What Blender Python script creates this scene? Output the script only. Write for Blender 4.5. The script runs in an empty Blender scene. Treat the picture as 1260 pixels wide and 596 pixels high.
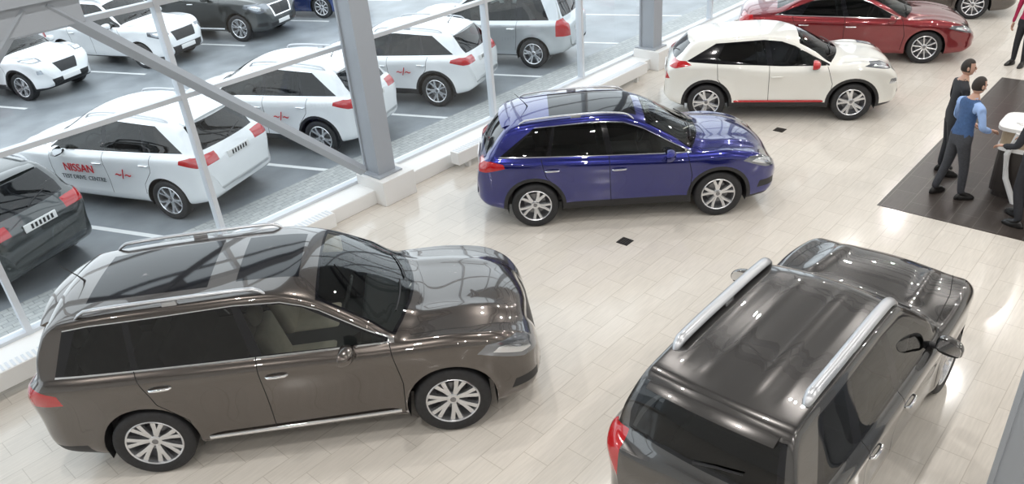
import bpy, bmesh, math, random
import numpy as np
from mathutils import Vector, Matrix
random.seed(3)
D=bpy.data; scene=bpy.context.scene; COL=scene.collection
scene.view_settings.view_transform='Standard'

# ------------------------------------------------------------------ materials
MATS={}
def new_mat(name):
    m=D.materials.new(name); m.use_nodes=True
    return m, m.node_tree, m.node_tree.nodes['Principled BSDF']
def pmat(name,col,rough=.5,metal=0.,coat=0.,noise=0.,nscale=8,spec=.5,emit=None):
    if name in MATS: return MATS[name]
    m,t,b=new_mat(name)
    b.inputs['Base Color'].default_value=(*col,1)
    b.inputs['Roughness'].default_value=rough
    b.inputs['Metallic'].default_value=metal
    b.inputs['Coat Weight'].default_value=coat
    b.inputs['Coat Roughness'].default_value=.02
    b.inputs['Specular IOR Level'].default_value=spec
    if emit:
        b.inputs['Emission Color'].default_value=(*emit[0],1); b.inputs['Emission Strength'].default_value=emit[1]
    if noise>0:
        n=t.nodes.new('ShaderNodeTexNoise'); n.inputs['Scale'].default_value=nscale; n.inputs['Detail'].default_value=5
        tc=t.nodes.new('ShaderNodeTexCoord'); t.links.new(tc.outputs['Object'],n.inputs['Vector'])
        r=t.nodes.new('ShaderNodeValToRGB')
        r.color_ramp.elements[0].position=.3; r.color_ramp.elements[1].position=.7
        r.color_ramp.elements[0].color=(*[c*(1-noise) for c in col],1)
        r.color_ramp.elements[1].color=(*[min(1,c*(1+noise)) for c in col],1)
        t.links.new(n.outputs['Fac'],r.inputs['Fac']); t.links.new(r.outputs['Color'],b.inputs['Base Color'])
    MATS[name]=m; return m
def paint(name,col,metal=.6,rough=.32):
    if name in MATS: return MATS[name]
    m,t,b=new_mat(name)
    b.inputs['Metallic'].default_value=metal; b.inputs['Roughness'].default_value=rough
    b.inputs['Coat Weight'].default_value=1.; b.inputs['Coat Roughness'].default_value=.01; b.inputs['Coat IOR'].default_value=1.7
    n=t.nodes.new('ShaderNodeTexNoise'); n.inputs['Scale'].default_value=900
    tc=t.nodes.new('ShaderNodeTexCoord'); t.links.new(tc.outputs['Object'],n.inputs['Vector'])
    r=t.nodes.new('ShaderNodeValToRGB')
    r.color_ramp.elements[0].color=(*[c*.85 for c in col],1); r.color_ramp.elements[1].color=(*[min(1,c*1.15) for c in col],1)
    t.links.new(n.outputs['Fac'],r.inputs['Fac'])
    g=t.nodes.new('ShaderNodeNewGeometry')   # inner lining of the shell is dark trim
    mx=t.nodes.new('ShaderNodeMixShader'); d=t.nodes.new('ShaderNodeBsdfDiffuse'); d.inputs[0].default_value=(.03,.03,.03,1)
    t.links.new(r.outputs['Color'],b.inputs['Base Color'])
    out=t.nodes['Material Output']
    t.links.new(g.outputs['Backfacing'],mx.inputs[0]); t.links.new(b.outputs[0],mx.inputs[1]); t.links.new(d.outputs[0],mx.inputs[2])
    t.links.new(mx.outputs[0],out.inputs[0])
    MATS[name]=m; return m
def glass(name,tint,refl=(1,1,1),ior=1.5):
    if name in MATS: return MATS[name]
    m=D.materials.new(name); m.use_nodes=True; t=m.node_tree; t.nodes.clear()
    o=t.nodes.new('ShaderNodeOutputMaterial'); mx=t.nodes.new('ShaderNodeMixShader')
    tr=t.nodes.new('ShaderNodeBsdfTransparent'); tr.inputs[0].default_value=(*tint,1)
    gl=t.nodes.new('ShaderNodeBsdfGlossy'); gl.inputs[0].default_value=(*refl,1); gl.inputs['Roughness'].default_value=.01
    f=t.nodes.new('ShaderNodeFresnel'); f.inputs[0].default_value=ior
    t.links.new(f.outputs[0],mx.inputs[0]); t.links.new(tr.outputs[0],mx.inputs[1]); t.links.new(gl.outputs[0],mx.inputs[2]); t.links.new(mx.outputs[0],o.inputs[0])
    MATS[name]=m; return m
BLACK=pmat('black_plastic',(.018,.018,.02),.45)
GLOSSBLK=pmat('gloss_black',(.006,.006,.008),.06,coat=0.)
CHROME=pmat('chrome',(.85,.86,.88),.08,1.)
ALLOY=pmat('alloy_silver',(.72,.73,.75),.25,.9)
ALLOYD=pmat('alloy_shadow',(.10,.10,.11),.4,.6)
RUBBER=pmat('tyre_rubber',(.02,.02,.022),.65,noise=.2,nscale=30)
SEAM=pmat('panel_gap',(.006,.006,.006),.8)
HEAD=pmat('headlamp_lens',(.22,.235,.26),.06,.6,coat=1.)
HEADI=pmat('headlamp_reflector',(.75,.78,.82),.12,.8,coat=1.)
RED=pmat('tail_lamp_red',(.45,.008,.012),.12,0,coat=1.)
PLATE=pmat('number_plate_white',(.8,.8,.8),.4)
CABG=glass('tinted_glass',(.36,.39,.38))
CABL=glass('windscreen_glass',(.78,.84,.82))
PRIV=glass('privacy_glass',(.05,.055,.06))
INTD=pmat('interior_dark',(.03,.03,.032),.7)
INTB=pmat('interior_beige',(.60,.52,.43),.6,noise=.08)
SATIN=pmat('satin_silver',(.50,.51,.53),.32,.8)
REDTRIM=pmat('red_trim',(.45,.01,.015),.25,coat=1.)

# ------------------------------------------------------------------ mesh helpers
def obj_from_bm(name,bm,mats,parent=None,smooth=True,autos=None):
    me=D.meshes.new(name); bm.to_mesh(me); bm.free()
    for m in mats: me.materials.append(m)
    if smooth:
        for p in me.polygons: p.use_smooth=True
    o=D.objects.new(name,me); COL.objects.link(o)
    if parent: o.parent=parent
    return o
def add_box(bm,x0,x1,y0,y1,z0,z1,mi=0,M=None,taper=None):
    vs=[]
    for z in (z0,z1):
        for (x,y) in ((x0,y0),(x1,y0),(x1,y1),(x0,y1)):
            if taper and z==z1:
                x=(x-(x0+x1)/2)*taper[0]+(x0+x1)/2; y=(y-(y0+y1)/2)*taper[1]+(y0+y1)/2
            v=Vector((x,y,z)); vs.append(bm.verts.new(M@v if M else v))
    fs=[]
    for q in ((3,2,1,0),(4,5,6,7),(0,1,5,4),(1,2,6,5),(2,3,7,6),(3,0,4,7)):
        f=bm.faces.new([vs[i] for i in q]); f.material_index=mi; fs.append(f)
    return vs,fs
def rbox(bm,x0,x1,y0,y1,z0,z1,r=.02,mi=0,M=None,seg=2,taper=None):
    b2=bmesh.new(); add_box(b2,x0,x1,y0,y1,z0,z1,mi,None,taper)
    bmesh.ops.bevel(b2,geom=list(b2.edges),offset=r,segments=seg,profile=.5,affect='EDGES')
    merge(bm,b2,M,mi)
def merge(bm,b2,M=None,mi=None):
    mp={}
    for v in b2.verts: mp[v]=bm.verts.new(M@v.co if M else v.co)
    for f in b2.faces:
        try:
            nf=bm.faces.new([mp[v] for v in f.verts]); nf.material_index=f.material_index if mi is None else mi; nf.smooth=f.smooth
        except ValueError: pass
    b2.free()
def tube(bm,pts,rad,seg=10,mi=0,sq=None):
    pts=[Vector(p) for p in pts]; n=len(pts)
    if not hasattr(rad,'__len__'): rad=[rad]*n
    rings=[]; up=Vector((0,0,1))
    for i,p in enumerate(pts):
        t=(pts[min(i+1,n-1)]-pts[max(i-1,0)]).normalized()
        a=t.cross(up)
        if a.length<.1: a=t.cross(Vector((1,0,0)))
        a.normalize(); b=a.cross(t).normalized()
        r=rad[i]; ring=[]
        for k in range(seg):
            th=2*math.pi*k/seg; ra=r*(sq[0] if sq else 1); rb=r*(sq[1] if sq else 1)
            ring.append(bm.verts.new(p+a*math.cos(th)*ra+b*math.sin(th)*rb))
        rings.append(ring)
    for i in range(n-1):
        for k in range(seg):
            f=bm.faces.new((rings[i][k],rings[i][(k+1)%seg],rings[i+1][(k+1)%seg],rings[i+1][k])); f.material_index=mi
    for r in (rings[0],rings[-1]):
        f=bm.faces.new(r); f.material_index=mi
def lathe_y(bm,prof,seg=40,mi=0,M=None):
    rings=[]
    for (r,y) in prof:
        rings.append([bm.verts.new((M@Vector((r*math.cos(2*math.pi*k/seg),y,r*math.sin(2*math.pi*k/seg)))) if M else Vector((r*math.cos(2*math.pi*k/seg),y,r*math.sin(2*math.pi*k/seg)))) for k in range(seg)])
    for i in range(len(prof)-1):
        for k in range(seg):
            f=bm.faces.new((rings[i][k],rings[i][(k+1)%seg],rings[i+1][(k+1)%seg],rings[i+1][k])); f.material_index=mi
    return rings
def box(name,x0,x1,y0,y1,z0,z1,mat,bev=0,parent=None):
    bm=bmesh.new(); add_box(bm,x0,x1,y0,y1,z0,z1)
    if bev: bmesh.ops.bevel(bm,geom=list(bm.edges),offset=bev,segments=2,affect='EDGES')
    bmesh.ops.recalc_face_normals(bm,faces=bm.faces)
    return obj_from_bm(name,bm,[mat],parent,smooth=False)
def empty(name,loc=(0,0,0),rz=0):
    e=D.objects.new(name,None); e.location=loc; e.rotation_euler=(0,0,rz); e.empty_display_size=.3; COL.objects.link(e); return e

# ------------------------------------------------------------------ curve maths
def pchip(pts):
    pts=sorted(pts); X=np.array([p[0] for p in pts],float); Y=np.array([p[1] for p in pts],float)
    h=np.diff(X); d=np.diff(Y)/h; m=np.zeros(len(X))
    for i in range(1,len(X)-1):
        if d[i-1]*d[i]>0:
            w1=2*h[i]+h[i-1]; w2=h[i]+2*h[i-1]; m[i]=(w1+w2)/(w1/d[i-1]+w2/d[i])
    m[0]=d[0]; m[-1]=d[-1]
    def f(x):
        x=min(max(x,X[0]),X[-1]); i=min(max(int(np.searchsorted(X,x))-1,0),len(X)-2)
        t=(x-X[i])/h[i]; t2=t*t; t3=t2*t
        return (2*t3-3*t2+1)*Y[i]+(t3-2*t2+t)*h[i]*m[i]+(-2*t3+3*t2)*Y[i+1]+(t3-t2)*h[i]*m[i+1]
    return f
def sstep(t):
    t=min(max(t,0),1); return t*t*(3-2*t)
def hull(pts):
    pts=sorted(set((round(p[0],4),round(p[1],4)) for p in pts))
    def half(ps):
        o=[]
        for p in ps:
            while len(o)>=2 and (o[-1][0]-o[-2][0])*(p[1]-o[-2][1])-(o[-1][1]-o[-2][1])*(p[0]-o[-2][0])<=1e-9: o.pop()
            o.append(p)
        return o
    a=half(pts); b=half(pts[::-1]); h=a[:-1]+b[:-1]
    ch=True
    while ch and len(h)>4:      # drop nearly collinear
        ch=False
        for i in range(len(h)):
            p,q,r=h[i-1],h[i],h[(i+1)%len(h)]
            L=math.hypot(r[0]-p[0],r[1]-p[1])
            if abs((r[0]-p[0])*(q[1]-p[1])-(r[1]-p[1])*(q[0]-p[0]))/max(L,1e-6)<.0025:
                h.pop(i); ch=True; break
    return h
def cliphp(poly,a,b):   # keep left of a->b
    out=[]
    s=lambda p:(b[0]-a[0])*(p[1]-a[1])-(b[1]-a[1])*(p[0]-a[0])
    for i in range(len(poly)):
        p,q=poly[i],poly[(i+1)%len(poly)]; sp,sq=s(p),s(q)
        if sp>=0: out.append(p)
        if sp*sq<0:
            t=sp/(sp-sq); out.append((p[0]+(q[0]-p[0])*t,p[1]+(q[1]-p[1])*t))
    return out

# ------------------------------------------------------------------ car
class Body:
    def __init__(s,sp):
        s.sp=sp; s.T=pchip(sp['top']); s.zs=pchip(sp['belt']); s.hw=pchip(sp['plan']); s.zb=pchip(sp['bot']); s.rw=pchip(sp['roofw'])
        s.sf=sp.get('sf',.16); s.sr=sp.get('sr',.05); s.cr=sp.get('crown',.045)
        s.x0=sp['top'][0][0]; s.x1=sp['top'][-1][0]; s.zr=max(p[1] for p in sp['top'])
    def zcf(s,x,q):
        return min(s.T(x+s.sf*q*q),s.T(x-s.sr*q*q),s.T(x))-s.cr*q*q
    def zse(s,x): return min(s.zs(x),s.T(x)-.05)
    def yg(s,x,z):
        zs=s.zse(x)+.04; y0=s.hw(x)-.085; f=min(max((z-zs)/(s.zr-.03-zs),0),1)
        return y0+(min(s.rw(x),y0)-y0)*f**1.12
    def section(s,x):
        T=s.T(x); zb=s.zb(x); hw=s.hw(x); zs=s.zse(x); y0=hw-.085; b=zs+.04
        zb=min(zb,zs-.1)
        L=lambda f:zb+(zs-zb)*f
        c=[(0,zb),(.5*hw,zb),(hw-.16,zb),(hw-.06,zb+.02),(hw-.032,L(.16)),(hw-.046,L(.42)),(hw-.020,L(.70)),(hw+.004,L(.88)),(hw-.006,L(.97)),(hw-.055,zs+.022)]
        zc=s.zcf(x,1); g=zc-b; w=sstep((g-.02)/.2)
        gg=max(g,0.02); zz=b+gg; yc=s.yg(x,zz)
        cab=[(y0,b)]+[(s.yg(x,b+gg*f),b+gg*f) for f in (.33,.66)]+[(s.yg(x,zz-.05*min(1,gg/.15)),zz-.045*min(1,gg/.15)),(yc-.015,zz-.002)]
        for q in (s.sp.get('cq',.88),.6,.3,0): cab.append((yc*q,max(s.zcf(x,q),b)))
        hood=[]
        for q in (1,.965,.93,.88,.80,.68,.47,.23,0):
            hood.append((y0*q,b+max(s.zcf(x,q)-b,0)*(1-q**5)))
        return c+[(a[0]*w+h[0]*(1-w),a[1]*w+h[1]*(1-w)) for a,h in zip(cab,hood)]
    def bz(s,x): return s.zse(x)+.065
    def tz(s,x): return s.zcf(x,1)-.075
def bspl_basis(K,M):
    B=np.zeros((M,K+2))
    for j in range(M):
        t=(K-1)*j/(M-1); i=min(int(t),K-2); u=t-i
        B[j,i]+=(1-u)**3/6; B[j,i+1]+=(3*u**3-6*u*u+4)/6; B[j,i+2]+=(-3*u**3+3*u*u+3*u+1)/6; B[j,i+3]+=u**3/6
    return B
AX={'xz':(0,2),'yz':(1,2),'xy':(0,1)}
def bis(bm,faces,co,no,keep):
    geom=set(faces)
    for f in faces: geom.update(f.edges); geom.update(f.verts)
    r=bmesh.ops.bisect_plane(bm,geom=list(geom),dist=1e-5,plane_co=co,plane_no=no)
    fs=set(g for g in r['geom'] if isinstance(g,bmesh.types.BMFace))|set(f for f in faces if f.is_valid)
    return [f for f in fs if f.is_valid and keep(f)]
def cut(bm,poly,ax,pred,mi,delete=False,ymin=None):
    poly=hull(poly); a,b=AX[ax]
    x0=min(p[0] for p in poly);x1=max(p[0] for p in poly);y0=min(p[1] for p in poly);y1=max(p[1] for p in poly)
    faces=[]
    for f in bm.faces:
        us=[v.co[a] for v in f.verts]; 
        if max(us)<x0 or min(us)>x1: continue
        vs=[v.co[b] for v in f.verts]
        if max(vs)<y0 or min(vs)>y1: continue
        if pred(f.calc_center_median()): faces.append(f)
    if ymin is not None and ymin>0:
        for sg in (1,-1):
            faces=bis(bm,faces,Vector((0,sg*ymin,0)),Vector((0,1,0)),lambda f:True)
        faces=[f for f in faces if abs(f.calc_center_median().y)>ymin]
    n=len(poly)
    for i in range(n):
        if not faces: return
        p,q=poly[i],poly[(i+1)%n]; dx,dy=q[0]-p[0],q[1]-p[1]; L=math.hypot(dx,dy)
        if L<1e-5: continue
        nx,ny=dy/L,-dx/L   # outward for CCW
        no=Vector((0,0,0)); co=Vector((0,0,0)); no[a]=nx; no[b]=ny; co[a]=p[0]; co[b]=p[1]
        faces=bis(bm,faces,co,no,lambda f:(f.calc_center_median()-co).dot(no)<1e-6)
    if delete: bmesh.ops.delete(bm,geom=faces,context='FACES')
    else:
        for f in faces: f.material_index=mi
def strip(bm,pts,ax,pred,mi,w=.009):
    for p,q in zip(pts[:-1],pts[1:]):
        dx,dy=q[0]-p[0],q[1]-p[1]; L=math.hypot(dx,dy); nx,ny=-dy/L*w/2,dx/L*w/2; ex,ey=dx/L*w*.3,dy/L*w*.3
        cut(bm,[(p[0]+nx-ex,p[1]+ny-ey),(q[0]+nx+ex,q[1]+ny+ey),(q[0]-nx+ex,q[1]-ny+ey),(p[0]-nx-ex,p[1]-ny-ey)],ax,pred,mi)
# material slots: 0 paint 1 black 2 side glass 3 seam 4 chrome 5 headlamp 6 tail 7 windscreen 8 privacy 9 gloss black 10 satin
def pane(B,rl,fl,db=0,dt=0):
    xs=np.linspace(B.x0+.15,B.x1-.3,160); up=[];lo=[]
    for x in xs:
        t=B.tz(x)+dt; b=B.bz(x)-db
        if t-b>.015: up.append((x,t)); lo.append((x,b))
    poly=lo+up[::-1]
    if fl: poly=cliphp(poly,*line(fl,B,True))
    if rl: poly=cliphp(poly,*line(rl,B,False))
    return poly
def line(l,B,front):
    xb,xt=l; zb=B.bz(xb); zt=B.tz(xt); d=(zt-zb)
    a=(xb,zb); b=(xt,zt)
    return (a,b) if front else (b,a)   # left of upward line = smaller x
def make_body(sp,N,M,detail):
    B=Body(sp); K=19
    X=np.linspace(B.x0,B.x1,1500); f=[(x,B.T(x)*.8,B.hw(x)*1.0) for x in X]
    s=[0]
    for i in range(1,len(X)): s.append(s[-1]+math.sqrt(sum((f[i][k]-f[i-1][k])**2 for k in range(3))))
    s=np.array(s); xs=np.interp(np.linspace(0,s[-1],N),s,X)
    Bm=bspl_basis(K,M); bm=bmesh.new(); rings=[]
    ra=sp['arch']; wr=sp['wr']; wb=sp['wb']/2
    for x in xs:
        c=np.array(B.section(x)); P=np.vstack([[-c[1,0],c[1,1]],c,[-c[-2,0],c[-2,1]]]); S=Bm@P
        zs=B.zse(x)
        pts=[]
        for y,z in S:
            if y>.5 and z<zs+.05:
                for xw in (-wb,wb):
                    d=math.hypot(x-xw,z-wr); y+=sp.get('flare',.022)*math.exp(-((d-ra-.02)/.10)**2)*sstep((zs+.05-z)/.15)
            if z>zs+.03 and x>.9 and x<B.x1-.15:
                z+=sp.get('ridge',.014)*math.exp(-((y-sp.get('ridgey',.52)+(x-1)*.08)/.07)**2)*sstep((x-.95)/.2)*sstep((B.x1-.15-x)/.3)
            if sp.get('roofrib') and z>B.zr-.12 and x<.1 and x>B.x0+.5:
                for yr in (.18,.40): z+=.006*math.exp(-((y-yr)/.025)**2)*sstep((.1-x)/.15)*sstep((x-B.x0-.5)/.15)
            pts.append((y,z))
        ring=[bm.verts.new((x,max(y,0) if j not in(0,M-1) else 0,z)) for j,(y,z) in enumerate(pts)]
        ring+=[bm.verts.new((x,-pts[j][0],pts[j][1])) for j in range(M-2,0,-1)]
        rings.append(ring)
    R=len(rings[0])
    for i in range(N-1):
        for k in range(R): bm.faces.new((rings[i][k],rings[i][(k+1)%R],rings[i+1][(k+1)%R],rings[i+1][k]))
    bm.faces.new(rings[0]); bm.faces.new(rings[-1])
    bmesh.ops.recalc_face_normals(bm,faces=bm.faces)
    side=lambda c:abs(c.y)>.45
    zc=sp.get('clad',0)
    if zc: cut(bm,[(B.x0-.1,0),(B.x1+.1,0),(B.x1+.1,zc),(B.x0-.1,zc)],'xz',lambda c:True,1)
    if sp.get('cladmid'):
        zc2=sp['cladmid']; cut(bm,[(-wb,0),(wb,0),(wb,zc2),(-wb,zc2)],'xz',side,1)
    if sp.get('cladarch'):
        for xw in (-wb,wb):
            r=ra+sp['cladarch']; cut(bm,[(xw+r*math.cos(t),wr+r*math.sin(t)) for t in np.linspace(0,math.pi,19)]+[(xw-r,0),(xw+r,0)],'xz',side,1)
    # windows
    pl=lambda c:abs(c.y)>.35 and c.z>B.zse(c.x)+.0
    dl=sp['dlo']  # list of panes (rear line, front line, slot)
    cut(bm,pane(B,dl['outer'][0],dl['outer'][1],.022,.02),'xz',pl,dl.get('trim',1))
    cut(bm,pane(B,dl['outer'][0],dl['outer'][1],.006,.012),'xz',pl,9)
    for r,fr,slot in dl['panes']: cut(bm,pane(B,r,fr,0,0),'xz',pl,slot)
    # windscreen
    wbx,wtx,sw=sp['ws']
    def wsp(e):
        yb=B.yg(wbx-sw,B.zcf(wbx-sw,1))-.075+e; yt=B.yg(wtx,B.zcf(wtx,1))-.07+e
        p=[(wbx+e-sw*(y/yb)**2,y) for y in np.linspace(-yb,yb,11)]
        return p+[(wtx-e,-yt),(wtx-e,yt)]
    pw=lambda c:c.x>-.2 and c.z>B.zse(c.x)+.0
    cut(bm,wsp(.025),'xy',pw,9); cut(bm,wsp(0),'xy',pw,7)
    rg=sp['rg']
    if rg[0]=='yz':
        _,yb,yt,z0,z1,xr=rg
        pr=lambda c:c.x<xr
        cut(bm,[(-yb-.03,z0-.03),(yb+.03,z0-.03),(yb+.04,z0+.1),(yt+.04,z1+.02),(-yt-.04,z1+.02),(-yb-.04,z0+.1)],'yz',pr,9)
        cut(bm,[(-yb,z0),(yb,z0),(yt,z1),(-yt,z1)],'yz',pr,8)
    else:
        _,xb,xt,yb,yt=rg
        pr=lambda c:c.x<-.3 and c.z>B.zse(c.x)
        cut(bm,[(xb,-yb),(xb,yb),(xt,yt),(xt,-yt)],'xy',pr,2)
    for (x0,x1,y0,y1) in sp.get('roofglass',[]):
        cut(bm,[(x0,-y0),(x0,y0),(x1,y1),(x1,-y1)],'xy',lambda c:c.z>1.3,9)
    fr=lambda c:c.x>B.x1-.8; rr=lambda c:c.x<B.x0+.8
    for (ax,poly,who,slot,ymin) in sp['parts']:
        base=fr if who=='f' else rr
        cut(bm,poly,ax,base,slot,ymin=ymin)
        if slot==5:
            cx=sum(p[0] for p in poly)/len(poly); cz=sum(p[1] for p in poly)/len(poly)
            cut(bm,[(cx+(p[0]-cx)*.62+.02,cz+(p[1]-cz)*.55) for p in poly],ax,base,13,ymin=ymin+.06)
    if detail:
        for pts in sp['seams']: strip(bm,pts,'xz',lambda c:side(c) and c.z<B.zse(c.x)+.06,3)
        hs=sp.get('hoodseam')
        if hs:
            for sg in (1,-1): strip(bm,[(x,sg*y) for x,y in hs],'xy',lambda c:c.x>.6 and c.z>.6,3,.008)
    for xw in (-wb,wb):
        cut(bm,[(xw+ra*math.cos(t),wr+ra*math.sin(t)) for t in np.linspace(-.35,math.pi+.35,27)]+[(xw-ra*.9,-.2),(xw+ra*.9,-.2)],'xz',lambda c:abs(c.y)>.5,0,delete=True)
    return bm,B
def wheel_mesh(R,ns,dbl,style,w=.235,rimf=.70):
    bm=bmesh.new(); r=R*rimf; h=w/2
    lathe_y(bm,[(r-.005,-h*.9),(R-.03,-h),(R-.008,-h*.86),(R,-h*.7),(R,h*.7),(R-.008,h*.86),(R-.03,h),(r+.02,h*.97),(r,h*.86)],48,0)
    lathe_y(bm,[(r+.004,h*.88),(r-.004,h*.93),(r-.016,h*.86),(r-.022,h*.5),(r-.03,-h*.7)],48,1)
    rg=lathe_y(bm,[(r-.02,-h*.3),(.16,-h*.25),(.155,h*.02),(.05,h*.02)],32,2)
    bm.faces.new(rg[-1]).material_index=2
    lathe_y(bm,[(.16,h*.05),(.05,h*.06)],32,3)
    hub=lathe_y(bm,[(.062,h*.2),(.062,h*.60),(.05,h*.66),(.03,h*.68)],20,1); bm.faces.new(hub[-1]).material_index=1
    cap=lathe_y(bm,[(.03,h*.66),(.03,h*.70),(.01,h*.71)],16,3); bm.faces.new(cap[-1]).material_index=3
    for i in range(ns):
        a0=2*math.pi*i/ns+math.pi/2
        offs=(-dbl,dbl) if dbl else (0,)
        for o in offs:
            a_in=a0+o*.35; a_out=a0+o
            wi,wo=style
            secs=[]
            for f in (0,.5,1):
                rr=.045+(r-.012-.045)*f; a=a_in+(a_out-a_in)*f; ww=(wi+(wo-wi)*f)/2
                yo=h*(.60+.22*f); cx,cz=rr*math.cos(a),rr*math.sin(a); tx,tz=-math.sin(a),math.cos(a)
                secs.append([bm.verts.new((cx+tx*k*ww,yy,cz+tz*k*ww)) for k,yy in ((-1,yo-.045),(-.85,yo-.006),(0,yo),(.85,yo-.006),(1,yo-.045))])
            for s1,s2 in zip(secs[:-1],secs[1:]):
                for k in range(4): bm.faces.new((s1[k],s1[k+1],s2[k+1],s2[k])).material_index=1
    bmesh.ops.recalc_face_normals(bm,faces=bm.faces)
    me=D.meshes.new('wheel'); bm.to_mesh(me); bm.free()
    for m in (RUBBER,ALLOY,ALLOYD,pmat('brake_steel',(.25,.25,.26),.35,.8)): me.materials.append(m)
    for p in me.polygons: p.use_smooth=True
    try: me.set_sharp_from_angle(angle=math.radians(40))
    except Exception: pass
    return me
CARCACHE={}
def make_car(name,key,sp,loc,hdg,pnt,N=120,M=58,detail=True,seatm=None,steer=0):
    e=empty(name,loc,math.radians(hdg))
    ck=(key,pnt.name)
    if ck not in CARCACHE:
        parts=[]
        bm,B=make_body(sp,N,M,detail)
        me=D.meshes.new('body'); bm.to_mesh(me); bm.free()
        slots=[pnt,BLACK,CABG,SEAM,CHROME,HEAD,RED,CABL,PRIV,GLOSSBLK,SATIN]
        for m in slots+[PLATE,REDTRIM,HEADI]: me.materials.append(m)
        for p in me.polygons: p.use_smooth=True
        parts.append(('body',me,None))
        # fittings
        bm=bmesh.new(); ra=sp['arch'];wr=sp['wr'];wb=sp['wb']/2
        for xw in (-wb,wb):
            for sg in (1,-1):
                yo=(B.hw(xw)-.05)*sg; yi=.5*sg; prev=None; inner=[]
                for t in np.linspace(-.3,math.pi+.3,20):
                    r=ra+.004
                    a=bm.verts.new((xw+r*math.cos(t),yo,wr+r*math.sin(t))); b=bm.verts.new((xw+r*math.cos(t),yi,wr+r*math.sin(t)))
                    if prev: bm.faces.new((prev[0],prev[1],b,a)).material_index=1
                    prev=(a,b); inner.append(b)
                bm.faces.new(inner).material_index=1
        # mirrors
        mx,mz=sp['mirror']; mcol=sp.get('mirrormat',0)
        pw=lambda v,e_:math.copysign(abs(v)**e_,v)
        for sg in (1,-1):
            yb=B.hw(mx)-.09
            b2=bmesh.new(); bmesh.ops.create_uvsphere(b2,u_segments=24,v_segments=16,radius=1)
            for v in b2.verts:
                c=v.co; X_,Y_,Z_=c.x,pw(c.y,.72),pw(c.z,.72)
                v.co=Vector(((X_*.10 if X_>0 else max(X_*.10,-.03))-Y_*sg*.02, Y_*.115, Z_*.078*(1-.15*Y_*sg)))
            b2.normal_update()
            for f in b2.faces:
                cc=f.calc_center_median(); f.material_index=1 if cc.z<-.05 else (4 if cc.x<-.006 and abs(cc.y)<.10 and abs(cc.z)<.066 and abs(f.normal.x)>.8 else mcol)
            merge(bm,b2,Matrix.Translation((mx,sg*(yb+.17),mz+.05)))
            tube(bm,[(mx+.03,sg*(yb-.03),mz-.01),(mx+.02,sg*(yb+.10),mz+.01)],[.035,.028],8,1)
        # handles
        for hx in sp['handles']:
            for sg in (1,-1):
                y=(B.hw(hx)+.008)*sg; hz=B.zse(hx)-.13
                tube(bm,[(hx-.10,y-.012*sg,hz),(hx-.08,y+.012*sg,hz+.002),(hx,y+.018*sg,hz+.006),(hx+.08,y+.012*sg,hz+.004),(hx+.10,y-.012*sg,hz)],[.012,.015,.016,.015,.012],8,sp.get('handlemat',4),sq=(1,1))
        # rails
        if sp.get('rails'):
            xa,xb,up=sp['rails'][:3]; rr=sp['rails'][3]
            for sg in (1,-1):
                pts=[];rad=[]
                for f in np.concatenate([[0,.012,.03,.06],np.linspace(.1,.9,12),[.94,.97,.988,1]]):
                    x=xa+(xb-xa)*f; zc=B.zcf(x,1); y=B.yg(x,zc)-sp['rails'][4]
                    k=min(1,min(f,1-f)/.07); k=math.sin(k*math.pi/2)
                    pts.append((x,y*sg,zc-.012+(up+.015)*k)); rad.append(rr*(.35+.65*math.sqrt(k)))
                tube(bm,pts,rad,10,10,sq=(1.15,.8))
                for f in (.5,):
                    x=xa+(xb-xa)*f; zc=B.zcf(x,1); y=(B.yg(x,zc)-sp['rails'][4])*sg
                    rbox(bm,x-.07,x+.07,y-rr*.8,y+rr*.8,zc-.03,zc+up*.8,.008,10)
        # spoiler
        if sp.get('spoiler'):
            xs_,zs_,hw_=sp['spoiler'][:3]; cl=sp['spoiler'][3]
            ring=[]
            sec=[(.16,-.012),(.10,.008),(-.06,.0),(-.13,-.03),(-.10,-.045),(.05,-.05)]
            for y in np.linspace(-hw_,hw_,15):
                q=abs(y)/hw_; d=.06*q*q; zz=-.04*q*q
                ring.append([bm.verts.new((xs_+a+d*(1 if a<0 else 1),y,zs_+b+zz)) for a,b in sec])
            for r1,r2 in zip(ring[:-1],ring[1:]):
                for k in range(len(sec)): bm.faces.new((r1[k],r1[(k+1)%6],r2[(k+1)%6],r2[k])).material_index=cl
            bm.faces.new(ring[0]).material_index=cl; bm.faces.new(ring[-1]).material_index=cl
        # plates
        xr=B.x0; 
        pz=sp.get('plate_z',.85); px=sp.get('plate_x',xr-.01)
        rbox(bm,px-.012,px+.01,-.26,.26,pz-.056,pz+.056,.004,11)
        for k in range(6): add_box(bm,px-.014,px-.011,-.2+k*.065,-.165+k*.065,pz-.035,pz+.035,1)
        rbox(bm,B.x1-.02,B.x1+.012,-.26,.26,.40,.51,.004,11)
        # sill strip
        if sp.get('sillchrome'):
            for sg in (1,-1):
                z=sp['sillchrome']; y=lambda x:(B.hw(x)-.022)*sg
                tube(bm,[(x,y(x),z) for x in np.linspace(-wb+ra+.08,wb-ra-.06,9)],.016,8,sp.get('sillmat',4),sq=(.7,1.3))
        # wipers + antenna
        wbx,wtx,sw=sp['ws']
        for y0 in (.05,-.55):
            pts=[]
            for f in np.linspace(0,1,6):
                y=y0+f*.5; x=wbx-.06-f*.05-sw*(y/.8)**2; q=min(1,abs(y)/.75)
                pts.append((x,y,B.zcf(x,q)+.02))
            tube(bm,pts,.008,6,1)
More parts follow.
